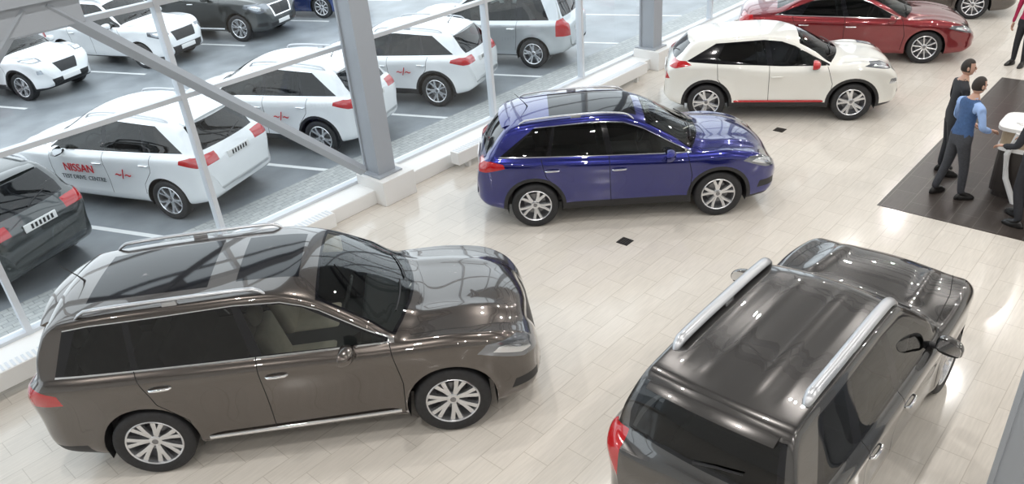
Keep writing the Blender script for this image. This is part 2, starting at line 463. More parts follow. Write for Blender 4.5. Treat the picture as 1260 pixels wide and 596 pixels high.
        if sp['rg'][0]=='yz':
            z0=sp['rg'][3]
            xf_=lambda z:next((x for x in np.linspace(B.x0,B.x0+1,400) if B.T(x)>=z),B.x0)
            tube(bm,[(xf_(z0+.01)-.012,.02,z0),(xf_(z0+.07)-.02,-.15,z0+.05),(xf_(z0+.12)-.02,-.36,z0+.09)],[.016,.010,.007],6,1)
        ax_=sp.get('antenna')
        if ax_:
            z=B.T(ax_); tube(bm,[(ax_,0,z-.01),(ax_-.05,0,z+.06),(ax_-.18,0,z+.2)],[.012,.006,.003],6,1)
        bmesh.ops.recalc_face_normals(bm,faces=bm.faces)
        me=D.meshes.new('fittings'); bm.to_mesh(me); bm.free()
        for m in slots+[PLATE,REDTRIM,HEADI]: me.materials.append(m)
        for p in me.polygons: p.use_smooth=True
        try: me.set_sharp_from_angle(angle=math.radians(50))
        except Exception: pass
        parts.append(('fittings',me,None))
        # interior
        bm=bmesh.new(); iw=sp['cabw']; xa,xb=sp['cab']; zbelt=min(B.zs(0),1.06)
        rbox(bm,xa,xb,-iw,iw,.35,zbelt-.32,.03,0)
        rbox(bm,wbx-.55,wbx-.08,-iw,iw,zbelt-.45,zbelt-.02,.05,0)
        b2=bmesh.new()
        tube(b2,[( .185*math.cos(t)*.35+wbx-.72,.36+.185*math.sin(t)*1.0,zbelt-.06+.185*math.cos(t)*.93) for t in np.linspace(0,2*math.pi,21)],.014,6,0); merge(bm,b2)
        def seat(x,y,w,mi=1):
            rbox(bm,x-.25,x+.28,y-w/2,y+w/2,zbelt-.5,zbelt-.30,.05,mi)
            Mx=Matrix.Translation((x-.24,y,zbelt-.38))@Matrix.Rotation(math.radians(-14),4,'Y')
            rbox(bm,-.07,.07,-w/2,w/2,0,.56,.05,mi,Mx)
            if w<.7: rbox(bm,-.05,.05,-.13,.13,.60,.78,.04,mi,Mx)
            else:
                for yy in (-w*.3,w*.3): rbox(bm,-.05,.05,yy-.12,yy+.12,.59,.74,.04,mi,Mx)
        seat(.05,.36,.5); seat(.05,-.36,.5); seat(-.85,0,1.25)
        if sp.get('third'): seat(-1.65,0,1.05)
        bmesh.ops.recalc_face_normals(bm,faces=bm.faces)
        me=D.meshes.new('interior'); bm.to_mesh(me); bm.free()
        me.materials.append(INTD); me.materials.append(seatm or INTD)
        for p in me.polygons: p.use_smooth=True
        parts.append(('interior',me,None))
        wm=wheel_mesh(sp['wr'],*sp['rim'])
        CARCACHE[ck]=(parts,wm,B)
    parts,wm,B=CARCACHE[ck]
    for n,me,_ in parts:
        o=D.objects.new(n,me); COL.objects.link(o); o.parent=e
    wb=sp['wb']/2
    for i,(xw,sg) in enumerate(((wb,1),(wb,-1),(-wb,1),(-wb,-1))):
        o=D.objects.new('wheel_%d'%(i+1),wm); COL.objects.link(o); o.parent=e
        o.location=(xw,sg*(sp['halfw']-.035-.1175),sp['wr']); o.rotation_euler=(0,random.random()*.9,(0 if sg>0 else math.pi)+(steer if xw>0 else 0))
    return e
def lettering(car,sp,rows,side=1):
    for txt,x,z,size,mat in rows:
        cu=D.curves.new('door_lettering','FONT'); cu.body=txt; cu.size=size; cu.extrude=.004; cu.align_x='CENTER'; cu.materials.append(mat)
        o=D.objects.new('door_lettering',cu); COL.objects.link(o); o.parent=car
        y=side*(sp['halfw']-.014)
        o.matrix_local=Matrix(((-side,0,0,x),(0,0,side,y),(0,1,0,z),(0,0,0,1)))
def plan(xr,xf,h):
    return [(xr,.66*h),(xr+.04,.80*h),(xr+.12,.89*h),(xr+.3,.955*h),(xr+.7,.985*h),(-.6,h),(.8,h),(xf-.85,.995*h),(xf-.5,.972*h),(xf-.28,.92*h),(xf-.13,.835*h),(xf-.04,.70*h),(xf,.54*h)]
# ---- specs
PATH=dict(wb=2.9,wr=.385,arch=.45,halfw=.98,
 top=[(-2.50,.62),(-2.49,.84),(-2.455,1.06),(-2.40,1.20),(-2.26,1.54),(-2.17,1.69),(-2.04,1.745),(-1.2,1.785),(-.3,1.79),(.1,1.775),(.36,1.71),(1.20,1.25),(1.30,1.215),(1.6,1.20),(1.95,1.15),(2.18,1.07),(2.30,.98),(2.36,.84),(2.40,.60)],
 belt=[(-2.5,1.05),(-2.2,1.19),(-1.5,1.18),(0,1.14),(1.0,1.11),(1.4,1.11),(1.9,1.06),(2.2,.95),(2.34,.80),(2.4,.62)],
 plan=plan(-2.50,2.40,.965),bot=[(-2.5,.46),(-2.3,.33),(-1.9,.28),(0,.26),(1.9,.25),(2.25,.27),(2.4,.40)],
 roofw=[(-2.3,.65),(-1.0,.69),(.2,.69),(1.2,.73)],
 dlo=dict(outer=((-2.1,-1.96),None),trim=4,panes=[((-2.02,-1.84),(-1.42,-1.42),8),((-1.36,-1.36),(-.34,-.44),8),((-.24,-.36),(.93,.2),2)]),
 ws=(1.17,.34,.20),rg=('yz',.63,.56,1.25,1.62,-1.95),roofglass=[(-.42,.16,.43,.43),(-1.80,-.68,.44,.46)],
 parts=[('xz',[(1.74,.93),(1.84,1.02),(2.14,1.02),(2.32,.92),(2.35,.78),(2.2,.76)],'f',5,.44),
        ('yz',[(-.48,.94),(.48,.94),(.40,.60),(-.40,.60)],'f',4,-1),('yz',[(-.42,.91),(.42,.91),(.35,.63),(-.35,.63)],'f',1,-1),
        ('yz',[(-.62,.46),(.62,.46),(.55,.34),(-.55,.34)],'f',1,-1),
        ('xz',[(2.05,.40),(2.1,.50),(2.34,.50),(2.34,.40)],'f',1,.62),
        ('xz',[(-2.10,.97),(-2.12,1.09),(-2.30,1.15),(-2.50,1.15),(-2.50,.96)],'r',6,.50),
        ('yz',[(-.9,.30),(.9,.30),(.9,.45),(-.9,.45)],'r',1,-1)],
 seams=[[(.98,.36),(1.0,.7),(.93,1.16)],[(-.28,.34),(-.30,1.20)],[(-1.02,.40),(-1.05,.62),(-1.28,.86),(-1.40,1.22)],[(-1.0,.335),(.98,.335)]],
 hoodseam=[(1.14,.80),(1.7,.77),(2.1,.66)],mirror=(.52,1.14),handles=[-.14,-1.2],rails=(-1.85,-.12,.055,.022,.05),sillchrome=.37,
 spoiler=(-2.13,1.715,.56,0),plate_z=.98,plate_x=-2.475,antenna=-1.95,cabw=.68,cab=(-2.0,1.0),third=True,rim=(7,.17,(.035,.055),.235,.70))
QASH=dict(wb=2.646,wr=.345,arch=.405,halfw=.903,
 top=[(-2.165,.58),(-2.15,.78),(-2.10,.99),(-2.03,1.12),(-1.82,1.38),(-1.70,1.50),(-1.55,1.55),(-.9,1.60),(-.3,1.61),(.08,1.59),(.34,1.515),(1.12,1.11),(1.22,1.075),(1.6,1.04),(1.88,.97),(2.04,.88),(2.13,.78),(2.18,.65),(2.21,.5)],
 belt=[(-2.16,.92),(-1.9,1.06),(-1.3,1.04),(0,.99),(1.0,.965),(1.35,.97),(1.75,.91),(2.02,.79),(2.15,.67),(2.21,.54)],
 plan=plan(-2.165,2.21,.893),bot=[(-2.165,.42),(-2.0,.32),(-1.6,.26),(0,.22),(1.6,.22),(2.0,.24),(2.21,.36)],
 roofw=[(-2.,.56),(-1.0,.61),(.2,.61),(1.1,.66)],clad=.30,cladmid=.38,cladarch=.055,
 dlo=dict(outer=((-1.78,-1.30),None),trim=4,panes=[((-1.68,-1.28),(-1.12,-1.02),8),((-1.06,-.98),(-.27,-.34),2),((-.18,-.26),(.86,.2),2)]),
 ws=(1.09,.32,.18),rg=('yz',.56,.50,1.14,1.42,-1.5),roofglass=[(-1.05,.18,.50,.50)],
 parts=[('xz',[(1.64,.86),(1.74,.91),(1.95,.89),(2.11,.79),(2.12,.71),(1.98,.72)],'f',5,.42),
        ('yz',[(-.36,.78),(.36,.78),(.26,.54),(-.26,.54)],'f',4,-1),('yz',[(-.30,.76),(.30,.76),(.22,.56),(-.22,.56)],'f',1,-1),('yz',[(-.55,.42),(.55,.42),(.5,.3),(-.5,.3)],'f',1,-1),
        ('xz',[(1.88,.40),(1.92,.50),(2.15,.50),(2.15,.40)],'f',1,.56),
        ('xz',[(-1.72,.97),(-1.74,1.03),(-1.92,1.07),(-2.14,1.04),(-2.16,.92),(-2.0,.91)],'r',6,.45)],
 seams=[[(.90,.38),(.93,.7),(.86,1.02)],[(-.22,.36),(-.24,1.04)],[(-.93,.42),(-.95,.58),(-1.14,.80),(-1.2,1.06)]],
 hoodseam=[(1.05,.72),(1.6,.68),(1.95,.56)],mirror=(.58,1.0),handles=[-.1,-1.05],rails=(-1.5,.15,.04,.018,.05),
 spoiler=(-1.66,1.53,.52,0),plate_z=.92,plate_x=-2.13,antenna=-1.35,cabw=.6,cab=(-1.6,.95),rim=(5,.24,(.045,.05),.225,.70))
JUKE=dict(wb=2.53,wr=.345,arch=.405,halfw=.883,flare=.04,
 top=[(-2.05,.58),(-2.035,.80),(-1.99,.98),(-1.92,1.10),(-1.70,1.33),(-1.58,1.43),(-1.4,1.475),(-.7,1.535),(-.2,1.55),(.12,1.525),(.36,1.455),(1.02,1.12),(1.12,1.085),(1.45,1.06),(1.75,1.01),(1.92,.92),(2.0,.80),(2.05,.66),(2.08,.5)],
 belt=[(-2.05,.9),(-1.8,1.06),(-1.2,1.07),(0,.97),(1.0,.97),(1.3,1.0),(1.7,.96),(1.93,.83),(2.03,.70),(2.08,.54)],
 plan=plan(-2.05,2.08,.87),bot=[(-2.05,.42),(-1.9,.32),(-1.6,.26),(0,.23),(1.6,.23),(1.9,.26),(2.08,.38)],
 roofw=[(-2.,.52),(-1.0,.58),(.2,.60),(1.1,.64)],clad=.32,cladmid=.36,cladarch=.055,
 dlo=dict(outer=((-1.62,-1.18),None),trim=9,panes=[((-1.1,-.98),(-.22,-.30),2),((-.12,-.22),(.80,.2),2)]),
 ws=(1.0,.33,.17),rg=('yz',.52,.44,1.14,1.36,-1.45),
 parts=[('xz',[(1.40,1.0),(1.5,1.03),(1.80,1.0),(1.90,.92)],'f',5,.50),
        ('yz',[(-.34,.84),(.34,.84),(.24,.60),(-.24,.60)],'f',1,-1),('yz',[(-.55,.50),(.55,.50),(.5,.3),(-.5,.3)],'f',1,-1),
        ('xz',[(1.86,.66),(1.88,.76),(1.98,.76),(2.0,.66)],'f',13,.50),
        ('xz',[(-1.55,1.06),(-1.66,1.12),(-1.95,1.12),(-2.0,1.02),(-1.85,1.0)],'r',6,.45),('xz',[(-1.94,.80),(-2.04,1.0),(-2.04,.78)],'r',6,.5)],
 seams=[[(.86,.38),(.90,.7),(.80,1.0)],[(-.17,.36),(-.19,1.03)],[(-.88,.42),(-.90,.58),(-1.08,.80),(-1.1,1.08)]],
 hoodseam=[(.98,.68),(1.5,.64),(1.85,.5)],mirror=(.56,1.02),mirrormat=12,handles=[-.05],handlemat=0,sillchrome=.38,sillmat=12,
 spoiler=(-1.52,1.46,.46,0),plate_z=.85,plate_x=-2.04,cabw=.58,cab=(-1.5,.9),rim=(5,.2,(.06,.05),.225,.70))
TERR=dict(wb=2.674,wr=.345,arch=.41,halfw=.911,flare=.03,sf=.07,cq=.93,roofrib=True,
 top=[(-2.18,.56),(-2.17,.82),(-2.13,1.0),(-2.06,1.09),(-1.95,1.38),(-1.87,1.55),(-1.78,1.61),(-1.0,1.645),(-.3,1.65),(.05,1.64),(.17,1.615),(.27,1.56),(.88,1.14),(.98,1.10),(1.4,1.085),(1.75,1.05),(1.96,.99),(2.07,.90),(2.12,.76),(2.16,.52)],
 belt=[(-2.18,.92),(-1.9,1.03),(-1.3,1.02),(0,1.0),(.9,1.0),(1.3,1.02),(1.75,.99),(1.98,.90),(2.10,.76),(2.16,.56)],
 plan=plan(-2.18,2.16,.90),bot=[(-2.18,.44),(-2.0,.34),(-1.6,.28),(0,.25),(1.6,.25),(2.0,.26),(2.16,.38)],
 roofw=[(-2.,.59),(-1.0,.62),(.2,.62),(1.1,.65)],clad=.32,crown=.022,ridge=.025,ridgey=.50,
 dlo=dict(outer=((-1.72,-1.50),None),trim=9,panes=[((-1.62,-1.42),(-1.12,-1.08),8),((-.98,-.96),(-.30,-.36),2),((-.18,-.24),(.70,.12),2)]),
 ws=(.88,.25,.08),rg=('yz',.60,.54,1.14,1.50,-1.8),
 parts=[('xz',[(1.70,.84),(1.72,.95),(1.95,.94),(2.08,.86),(2.11,.72)],'f',5,.50),
        ('yz',[(-.42,.86),(.42,.86),(.36,.62),(-.36,.62)],'f',1,-1),('yz',[(-.55,.50),(.55,.50),(.5,.3),(-.5,.3)],'f',1,-1),
        ('xz',[(-1.88,.72),(-1.90,1.06),(-2.08,1.12),(-2.18,1.0),(-2.18,.72)],'r',6,.62)],
 seams=[[(.84,.38),(.88,.7),(.74,1.06)],[(-.24,.36),(-.25,1.1)],[(-.93,.42),(-.95,.58),(-1.0,1.08)]],
 hoodseam=[(.90,.76),(1.4,.72),(1.95,.60)],mirror=(.52,1.04),handles=[-.1,-.85],rails=(-1.50,.17,.05,.043,.075),
 spoiler=(-1.86,1.59,.52,0),plate_z=.80,plate_x=-2.175,cabw=.60,cab=(-1.7,.8),rim=(5,.2,(.05,.05),.225,.70))
SEDAN=dict(wb=2.78,wr=.34,arch=.39,halfw=.92,
 top=[(-2.44,.58),(-2.42,.84),(-2.36,1.02),(-2.25,1.09),(-1.80,1.12),(-1.68,1.14),(-1.1,1.36),(-.75,1.42),(-.2,1.455),(.1,1.44),(.34,1.37),(1.15,.99),(1.25,.96),(1.7,.91),(2.05,.82),(2.22,.73),(2.31,.62),(2.36,.46)],
 belt=[(-2.44,.84),(-2.2,.98),(-1.3,.96),(0,.91),(1.0,.88),(1.4,.88),(1.9,.80),(2.2,.66),(2.36,.48)],
 plan=plan(-2.44,2.36,.91),bot=[(-2.44,.40),(-2.2,.26),(-1.6,.21),(0,.18),(1.6,.18),(2.1,.20),(2.36,.32)],
 roofw=[(-2.,.58),(-1.0,.58),(.2,.60),(1.1,.68)],
 dlo=dict(outer=((-1.62,-1.0),None),trim=4,panes=[((-1.10,-.95),(-.27,-.36),2),((-.17,-.28),(.90,.2),2)]),
 ws=(1.12,.30,.18),rg=('xy',-1.62,-1.02,.60,.52),
 parts=[('xz',[(1.78,.74),(1.84,.80),(2.08,.78),(2.25,.68),(2.24,.62)],'f',5,.46),
        ('yz',[(-.36,.64),(.36,.64),(.30,.38),(-.30,.38)],'f',4,-1),('yz',[(-.31,.61),(.31,.61),(.25,.41),(-.25,.41)],'f',1,-1),
        ('xz',[(-2.10,.90),(-2.12,1.02),(-2.40,1.02),(-2.42,.82)],'r',6,.42)],
 seams=[[(.92,.30),(.96,.6),(.88,.95)],[(-.22,.3),(-.24,.98)],[(-.98,.36),(-1.0,.52),(-1.2,.74),(-1.3,1.0)]],
 hoodseam=[(1.1,.76),(1.7,.70),(2.1,.5)],mirror=(.66,.90),handles=[-.1,-1.05],
 plate_z=.75,plate_x=-2.43,cabw=.62,cab=(-1.4,.95),rim=(10,0,(.03,.03),.225,.72))
def scaled(sp,sx,sz,sy=1,**kw):
    s=dict(sp)
    for k in ('top','belt','bot'): s[k]=[(x*sx,z*sz) for x,z in sp[k]]
    s['plan']=[(x*sx,y*sy) for x,y in sp['plan']]; s['roofw']=[(x*sx,y*sy) for x,y in sp['roofw']]
    s['wb']=sp['wb']*sx; s['halfw']=sp['halfw']*sy
    d=dict(sp['dlo']); sc=lambda l:None if l is None else (l[0]*sx,l[1]*sx)
    d['outer']=tuple(sc(l) for l in sp['dlo']['outer']); d['panes']=[(sc(a),sc(b),c) for a,b,c in sp['dlo']['panes']]; s['dlo']=d
    w=sp['ws']; s['ws']=(w[0]*sx,w[1]*sx,w[2]*sx)
    r=sp['rg']; s['rg']=(r[0],r[1]*sy,r[2]*sy,r[3]*sz,r[4]*sz,r[5]*sx) if r[0]=='yz' else (r[0],r[1]*sx,r[2]*sx,r[3]*sy,r[4]*sy)
    s['parts']=[(a,[((p[0]*(sx if a=='xz' else sy)),p[1]*sz) for p in po],w_,c,y) for a,po,w_,c,y in sp['parts']]
    s['seams']=[[(x*sx,z*sz) for x,z in q] for q in sp['seams']]
    if sp.get('hoodseam'): s['hoodseam']=[(x*sx,y*sy) for x,y in sp['hoodseam']]
    s['mirror']=(sp['mirror'][0]*sx,sp['mirror'][1]*sz); s['handles']=[h*sx for h in sp['handles']]
    if sp.get('spoiler'): q=sp['spoiler']; s['spoiler']=(q[0]*sx,q[1]*sz,q[2]*sy,q[3])
    if sp.get('rails'): q=sp['rails']; s['rails']=(q[0]*sx,q[1]*sx)+tuple(q[2:])
    s['plate_z']=sp['plate_z']*sz; s['plate_x']=sp['plate_x']*sx
    s['roofglass']=[(a*sx,b*sx,c,d_) for a,b,c,d_ in sp.get('roofglass',[])]
    s.update(kw); return s

P_BROWN=paint('paint_bronze_grey',(.088,.075,.067),.8,.25)
P_BLUE=paint('paint_deep_blue',(.005,.009,.15),.65,.24)
P_WHITE=paint('paint_white',(.78,.77,.72),.0,.35)
P_RED=paint('paint_dark_red',(.20,.004,.010),.5,.25)
P_GREY=paint('paint_graphite',(.075,.071,.069),.8,.24)
P_WOUT=paint('paint_white_exterior',(.80,.82,.84),.0,.35)
P_SILVER=paint('paint_silver',(.55,.58,.60),.6,.3)
P_DARK=paint('paint_dark_olive',(.03,.035,.035),.4,.3)
P_LB=paint('paint_mid_blue',(.03,.06,.22),.5,.3)

make_car('suv','path',PATH,(3.23,6.29,0),-40.9,P_BROWN,130,64,True,INTB)
make_car('crossover_car','qash',QASH,(8.975,6.33,0),-48.5,P_BLUE)
make_car('crossover_car','juke',JUKE,(13.80,6.146,0),-59.7,P_WHITE)
make_car('suv','terr',TERR,(5.82,1.98,0),-.6,P_GREY,130,90)
make_car('sedan_car','sedan',SEDAN,(17.79,6.25,0),-65,P_RED,90,46)
make_car('sedan_car','sedan',SEDAN,(21.9,6.37,0),-70,P_BROWN,90,46)
# outdoors
zo=-.06
MUR=scaled(QASH,1.07,1.05,1.045,roofglass=[],clad=.27,cladmid=0,cladarch=0)
XTR=scaled(QASH,1.04,1.05,1.01,roofglass=[],clad=.30,rails=(-1.6,.1,.05,.022,.05))
Q2=dict(QASH,roofglass=[])
OD=dict(N=84,M=46)
LR=pmat('lettering_red',(.55,.01,.02),.5); LG=pmat('lettering_grey',(.12,.13,.14),.5)
c1=make_car('parked_suv','mur',MUR,(4.71,13.6,zo),111,P_WOUT,**OD)
c2=make_car('parked_suv','xtr',XTR,(7.72,13.6,zo),111,P_WOUT,**OD)
c3=make_car('parked_suv','qash2',Q2,(10.76,13.6,zo),111,P_WOUT,**OD)
for c,sp,t in ((c1,MUR,'NISSAN'),(c2,XTR,'X-TRAIL'),(c3,Q2,'NISSAN')):
    lettering(c,sp,[(t,.35,.72,.20,LR),('TEST DRIVE  CENTRE',.3,.58,.105,LG),('~/~',-.62,.68,.24,LR)])
make_car('parked_suv','terr2',scaled(TERR,1.05,1.05),(13.8,13.6,zo),111,P_SILVER,**OD)
make_car('parked_suv','xtr',XTR,(1.65,13.6,zo),111,P_DARK,**OD)
LC=scaled(PATH,.99,1.05,1,roofglass=[])
make_car('parked_suv','lc',LC,(11.68,23.1,zo),-69,P_DARK,**OD)
make_car('parked_suv','terr2',scaled(TERR,1.05,1.05),(8.7,23.1,zo),-69,P_WOUT,**OD)
make_car('parked_hatchback','jk2',dict(JUKE,mirrormat=0,sillmat=1),(5.7,23.1,zo),-69,P_WOUT,**OD)
make_car('parked_sedan','sedan',SEDAN,(14.6,23.1,zo),-69,P_LB,**OD)
make_car('parked_sedan','sedan',SEDAN,(2.9,22.8,zo),-69,P_RED,**OD)

# ------------------------------------------------------------------ room
def tile_mat(name,c1,c2,mort,w,h,ms,rough,noise=.06,bump=.0,streak=True,offset=.5):
    m,t,b=new_mat(name)
    tc=t.nodes.new('ShaderNodeTexCoord'); br=t.nodes.new('ShaderNodeTexBrick')
    br.inputs['Scale'].default_value=1; br.inputs['Brick Width'].default_value=w; br.inputs['Row Height'].default_value=h
    br.inputs['Mortar Size'].default_value=ms; br.inputs['Mortar Smooth'].default_value=.1; br.offset=offset
    br.inputs['Color1'].default_value=(*c1,1); br.inputs['Color2'].default_value=(*c2,1); br.inputs['Mortar'].default_value=(*mort,1)
    t.links.new(tc.outputs['Object'],br.inputs['Vector'])
    mp=t.nodes.new('ShaderNodeMapping'); mp.inputs['Scale'].default_value=(1.2,14,1) if streak else (5,5,5)
    t.links.new(tc.outputs['Object'],mp.inputs['Vector'])
    n=t.nodes.new('ShaderNodeTexNoise'); n.inputs['Scale'].default_value=3; n.inputs['Detail'].default_value=6
    t.links.new(mp.outputs[0],n.inputs['Vector'])
    mr=t.nodes.new('ShaderNodeMapRange'); mr.inputs[1].default_value=.3; mr.inputs[2].default_value=.7; mr.inputs[3].default_value=1-noise; mr.inputs[4].default_value=1+noise
    t.links.new(n.outputs['Fac'],mr.inputs[0])
    mx=t.nodes.new('ShaderNodeMix'); mx.data_type='RGBA'; mx.blend_type='MULTIPLY'; mx.inputs[0].default_value=1
    t.links.new(br.outputs['Color'],mx.inputs[6]); t.links.new(mr.outputs[0],mx.inputs[7]); t.links.new(mx.outputs[2],b.inputs['Base Color'])
    b.inputs['Roughness'].default_value=rough
    return m
FLOOR=tile_mat('floor_tiles',(.67,.625,.565),(.635,.59,.53),(.51,.465,.41),.6,.3,.004,.14,.06)
DARKT=tile_mat('dark_tiles',(.055,.045,.04),(.045,.037,.033),(.12,.11,.10),.6,.3,.004,.3,.15)
PAV=tile_mat('paving_blocks',(.46,.47,.46),(.38,.39,.39),(.25,.26,.26),.2,.1,.006,.7,.12,streak=False)
WHITE=pmat('white_paint',(.80,.80,.79),.5)
WALLM=pmat('wall_plaster',(.70,.70,.69),.7,noise=.02)
CEIL=pmat('ceiling_paint',(.46,.47,.48),.8)
STEEL=pmat('steel_grey_paint',(.36,.39,.43),.45)
TRUSS=pmat('truss_dark_grey',(.14,.15,.17),.5)
FRAME=pmat('window_frame_grey',(.62,.65,.69),.4,.2)
WGL=glass('window_glass',(.95,.98,.98),ior=1.4)
box('floor',-8,32,-9,9.95,-.12,0,FLOOR)
box('floor_dark_inlay',10.75,17.4,-2.5,3.05,.0,.004,DARKT)
box('ceiling',-8,32,-9,10.2,7.6,7.8,CEIL)
box('wall_south',-8,32,-9.2,-9,0,7.6,WALLM)
box('wall_west',-8.2,-8,-9.2,10.2,0,7.6,WALLM)
box('wall_east',32,32.2,-9.2,10.2,0,7.6,WALLM)
# roof trusses
bm=bmesh.new()
for X in (-1.2,2.8,6.8,10.8,14.8,18.8,22.8,26.8):
    add_box(bm,X-.1,X+.1,-8.9,9.8,7.35,7.6); add_box(bm,X-.06,X+.06,-8.9,9.8,6.7,6.82)
    for k in range(12):
        y0=-8.8+k*1.55; tube(bm,[(X,y0,6.8),(X,y0+.775,7.4),(X,y0+1.55,6.8)],.04,5)
obj_from_bm('ceiling_truss',bm,[TRUSS],smooth=False)
# glazed facade
YG=9.95
mull=[-6.8,-4.0,-1.25,1.5,4.22,7.0,9.97,12.72,15.4,18.1,20.8,23.5,26.2,29]
bm=bmesh.new()
for x in mull: add_box(bm,x-.035,x+.035,YG-.07,YG+.07,.22,7.6)
for z in (.22,2.42,3.62,5.4,7.5):
    add_box(bm,-8,32,YG-.06,YG+.06,z,z+.065)
obj_from_bm('window_frame',bm,[FRAME],smooth=False)
bm=bmesh.new()
vs=[bm.verts.new(p) for p in ((-8,YG,.25),(32,YG,.25),(32,YG,7.6),(-8,YG,7.6))]; bm.faces.new(vs)
obj_from_bm('window_1',bm,[WGL],smooth=False)
box('trim_sill',-8,32,9.42,10.15,0,.24,WHITE,.01)
# convector heaters
for i,(xa,xb) in enumerate(((-.8,2.2),(2.8,5.6),(8.2,11.4),(11.9,14.0),(15.5,19))):
    e=empty('convector_heater')
    b=bmesh.new(); rbox(b,xa,xb,9.12,9.32,.13,.36,.012)
    for x in (xa+.3,(xa+xb)/2,xb-.3): add_box(b,x-.03,x+.03,9.17,9.27,0,.15)
    for k in range(int((xb-xa)/.06)): add_box(b,xa+.04+k*.06,xa+.07+k*.06,9.14,9.30,.355,.364,1)
    obj_from_bm('casing',b,[WHITE,FRAME],e,smooth=False)
# columns
def column(X,Y,ped=True):
    b=bmesh.new()
    if ped: rbox(b,X-.30,X+.36,Y-.42,Y+.26,0,.42,.01,1)
    w=.17; add_box(b,X-w,X+w,Y-.19,Y-.15,.0,7.6); add_box(b,X-w,X+w,Y+.15,Y+.19,.0,7.6); add_box(b,X-.14,X+.14,Y-.15,Y+.15,.0,7.6)
    if ped: rbox(b,X-.24,X+.24,Y-.28,Y+.26,.42,.45,.004,0)
    obj_from_bm('column',b,[STEEL,WHITE],smooth=False)
for X in (-1.2,6.90,14.85,22.7,30.6): column(X,9.61)
column(5.80,.20,False)
b=bmesh.new()
for xa in (-1.2,6.88):
    sg=1 if xa>3 else -1
    tube(b,[(xa-sg*.30,9.62,.55),(2.79+sg*.12,9.62,3.95)],.085,4,0)
add_box(b,2.35,3.25,9.56,9.66,3.70,4.05)
add_box(b,-.9,6.6,9.47,9.73,4.0,4.35)
obj_from_bm('steel_brace',b,[STEEL],smooth=False)
# drains
for (x,y) in ((7.83,5.44),(12.7,5.46),(3.0,8.6)):
    b=bmesh.new(); add_box(b,x-.09,x+.09,y-.09,y+.09,0,.006)
    for k in range(5): add_box(b,x-.08,x+.08,y-.075+k*.034,y-.06+k*.034,.006,.009,1)
    obj_from_bm('floor_drain',b,[pmat('drain_dark',(.03,.03,.03),.4,.5),pmat('drain_bar',(.12,.11,.1),.4,.6)],smooth=False)
# reception desk
def capsule(xa,xb,ya,yb,off=0,n=14,p=.45):
    # softly squared end towards +Y
    r=(xb-xa)/2+off; cx=(xa+xb)/2; pts=[(cx-r,ya-off),(cx+r,ya-off)]
    pw=lambda v:math.copysign(abs(v)**p,v)
    return pts+[(cx+r*pw(math.cos(t)),yb-(xb-xa)/2+r*pw(math.sin(t))) for t in np.linspace(0,math.pi,n)]
def prism(bm,pts,z0,z1,mi):
    lo=[bm.verts.new((x,y,z0)) for x,y in pts]; hi=[bm.verts.new((x,y,z1)) for x,y in pts]; n=len(pts)
    for f in (bm.faces.new(lo[::-1]),bm.faces.new(hi)): f.material_index=mi
    for i in range(n): bm.faces.new((lo[i],lo[(i+1)%n],hi[(i+1)%n],hi[i])).material_index=mi
b=bmesh.new()
prism(b,capsule(11.85,12.5,-1.4,1.96,-.06),.0,.10,2)
prism(b,capsule(11.85,12.5,-1.4,1.96,-.02),.10,.72,2)
prism(b,capsule(11.85,12.5,-1.4,1.96,0),.72,.78,1)
prism(b,capsule(11.85,12.5,-1.4,1.96,-.02),.78,1.02,3)
prism(b,capsule(11.85,12.5,-1.4,1.96,.04),1.02,1.07,0)
for X in (11.80,12.55):
    tube(b,[(X,1.55,.0),(X,1.72,.35),(X,1.78,.7),(X,1.70,1.03)],.04,8,1)
obj_from_bm('reception_desk',b,[WHITE,pmat('desk_white_gloss',(.8,.8,.8),.2,coat=.5),pmat('desk_dark_wood',(.03,.024,.022),.35,noise=.2),pmat('desk_tan',(.42,.33,.23),.4,noise=.1)],smooth=False)
b=bmesh.new()
rbox(b,12.05,12.09,.6,1.1,1.14,1.48,.008,0); add_box(b,12.06,12.08,.82,.88,1.07,1.2,0); rbox(b,12.0,12.2,.75,.95,1.07,1.085,.004,0)
obj_from_bm('computer_monitor',b,[BLACK],smooth=False)
b=bmesh.new()
add_box(b,12.02,12.24,1.45,1.76,1.07,1.078,0); add_box(b,12.06,12.27,1.50,1.80,1.078,1.084,0)
obj_from_bm('paper_sheets',b,[WHITE],smooth=False)
# exterior
ASPH=pmat('asphalt_damp',(.25,.27,.29),.35,noise=.22,nscale=1.2)
box('ground',-60,90,11.4,90,-.2,-.06,ASPH)
box('ground_paving',-60,90,9.95,11.4,-.2,-.05,PAV)
box('ground_paving_far',-60,7.5,27.2,50,-.06,-.02,PAV)
b=bmesh.new()
f=Vector((math.cos(math.radians(111)),math.sin(math.radians(111)),0)); nrm=Vector((f.y,-f.x,0))
for i in range(-3,9):
    for (cx,cy,s) in ((3.15+3.04*i,13.6,1),(4.2+3.0*i,23.4,1)):
        c=Vector((cx,cy,-.058)); a=c-f*2.6; d=c+f*2.6
        b.faces.new([b.verts.new(p) for p in (a-nrm*.05,a+nrm*.05,d+nrm*.05,d-nrm*.05)])
bmesh.ops.recalc_face_normals(b,faces=b.faces)
obj_from_bm('parking_lines',b,[pmat('road_paint',(.80,.81,.81),.6)],smooth=False)

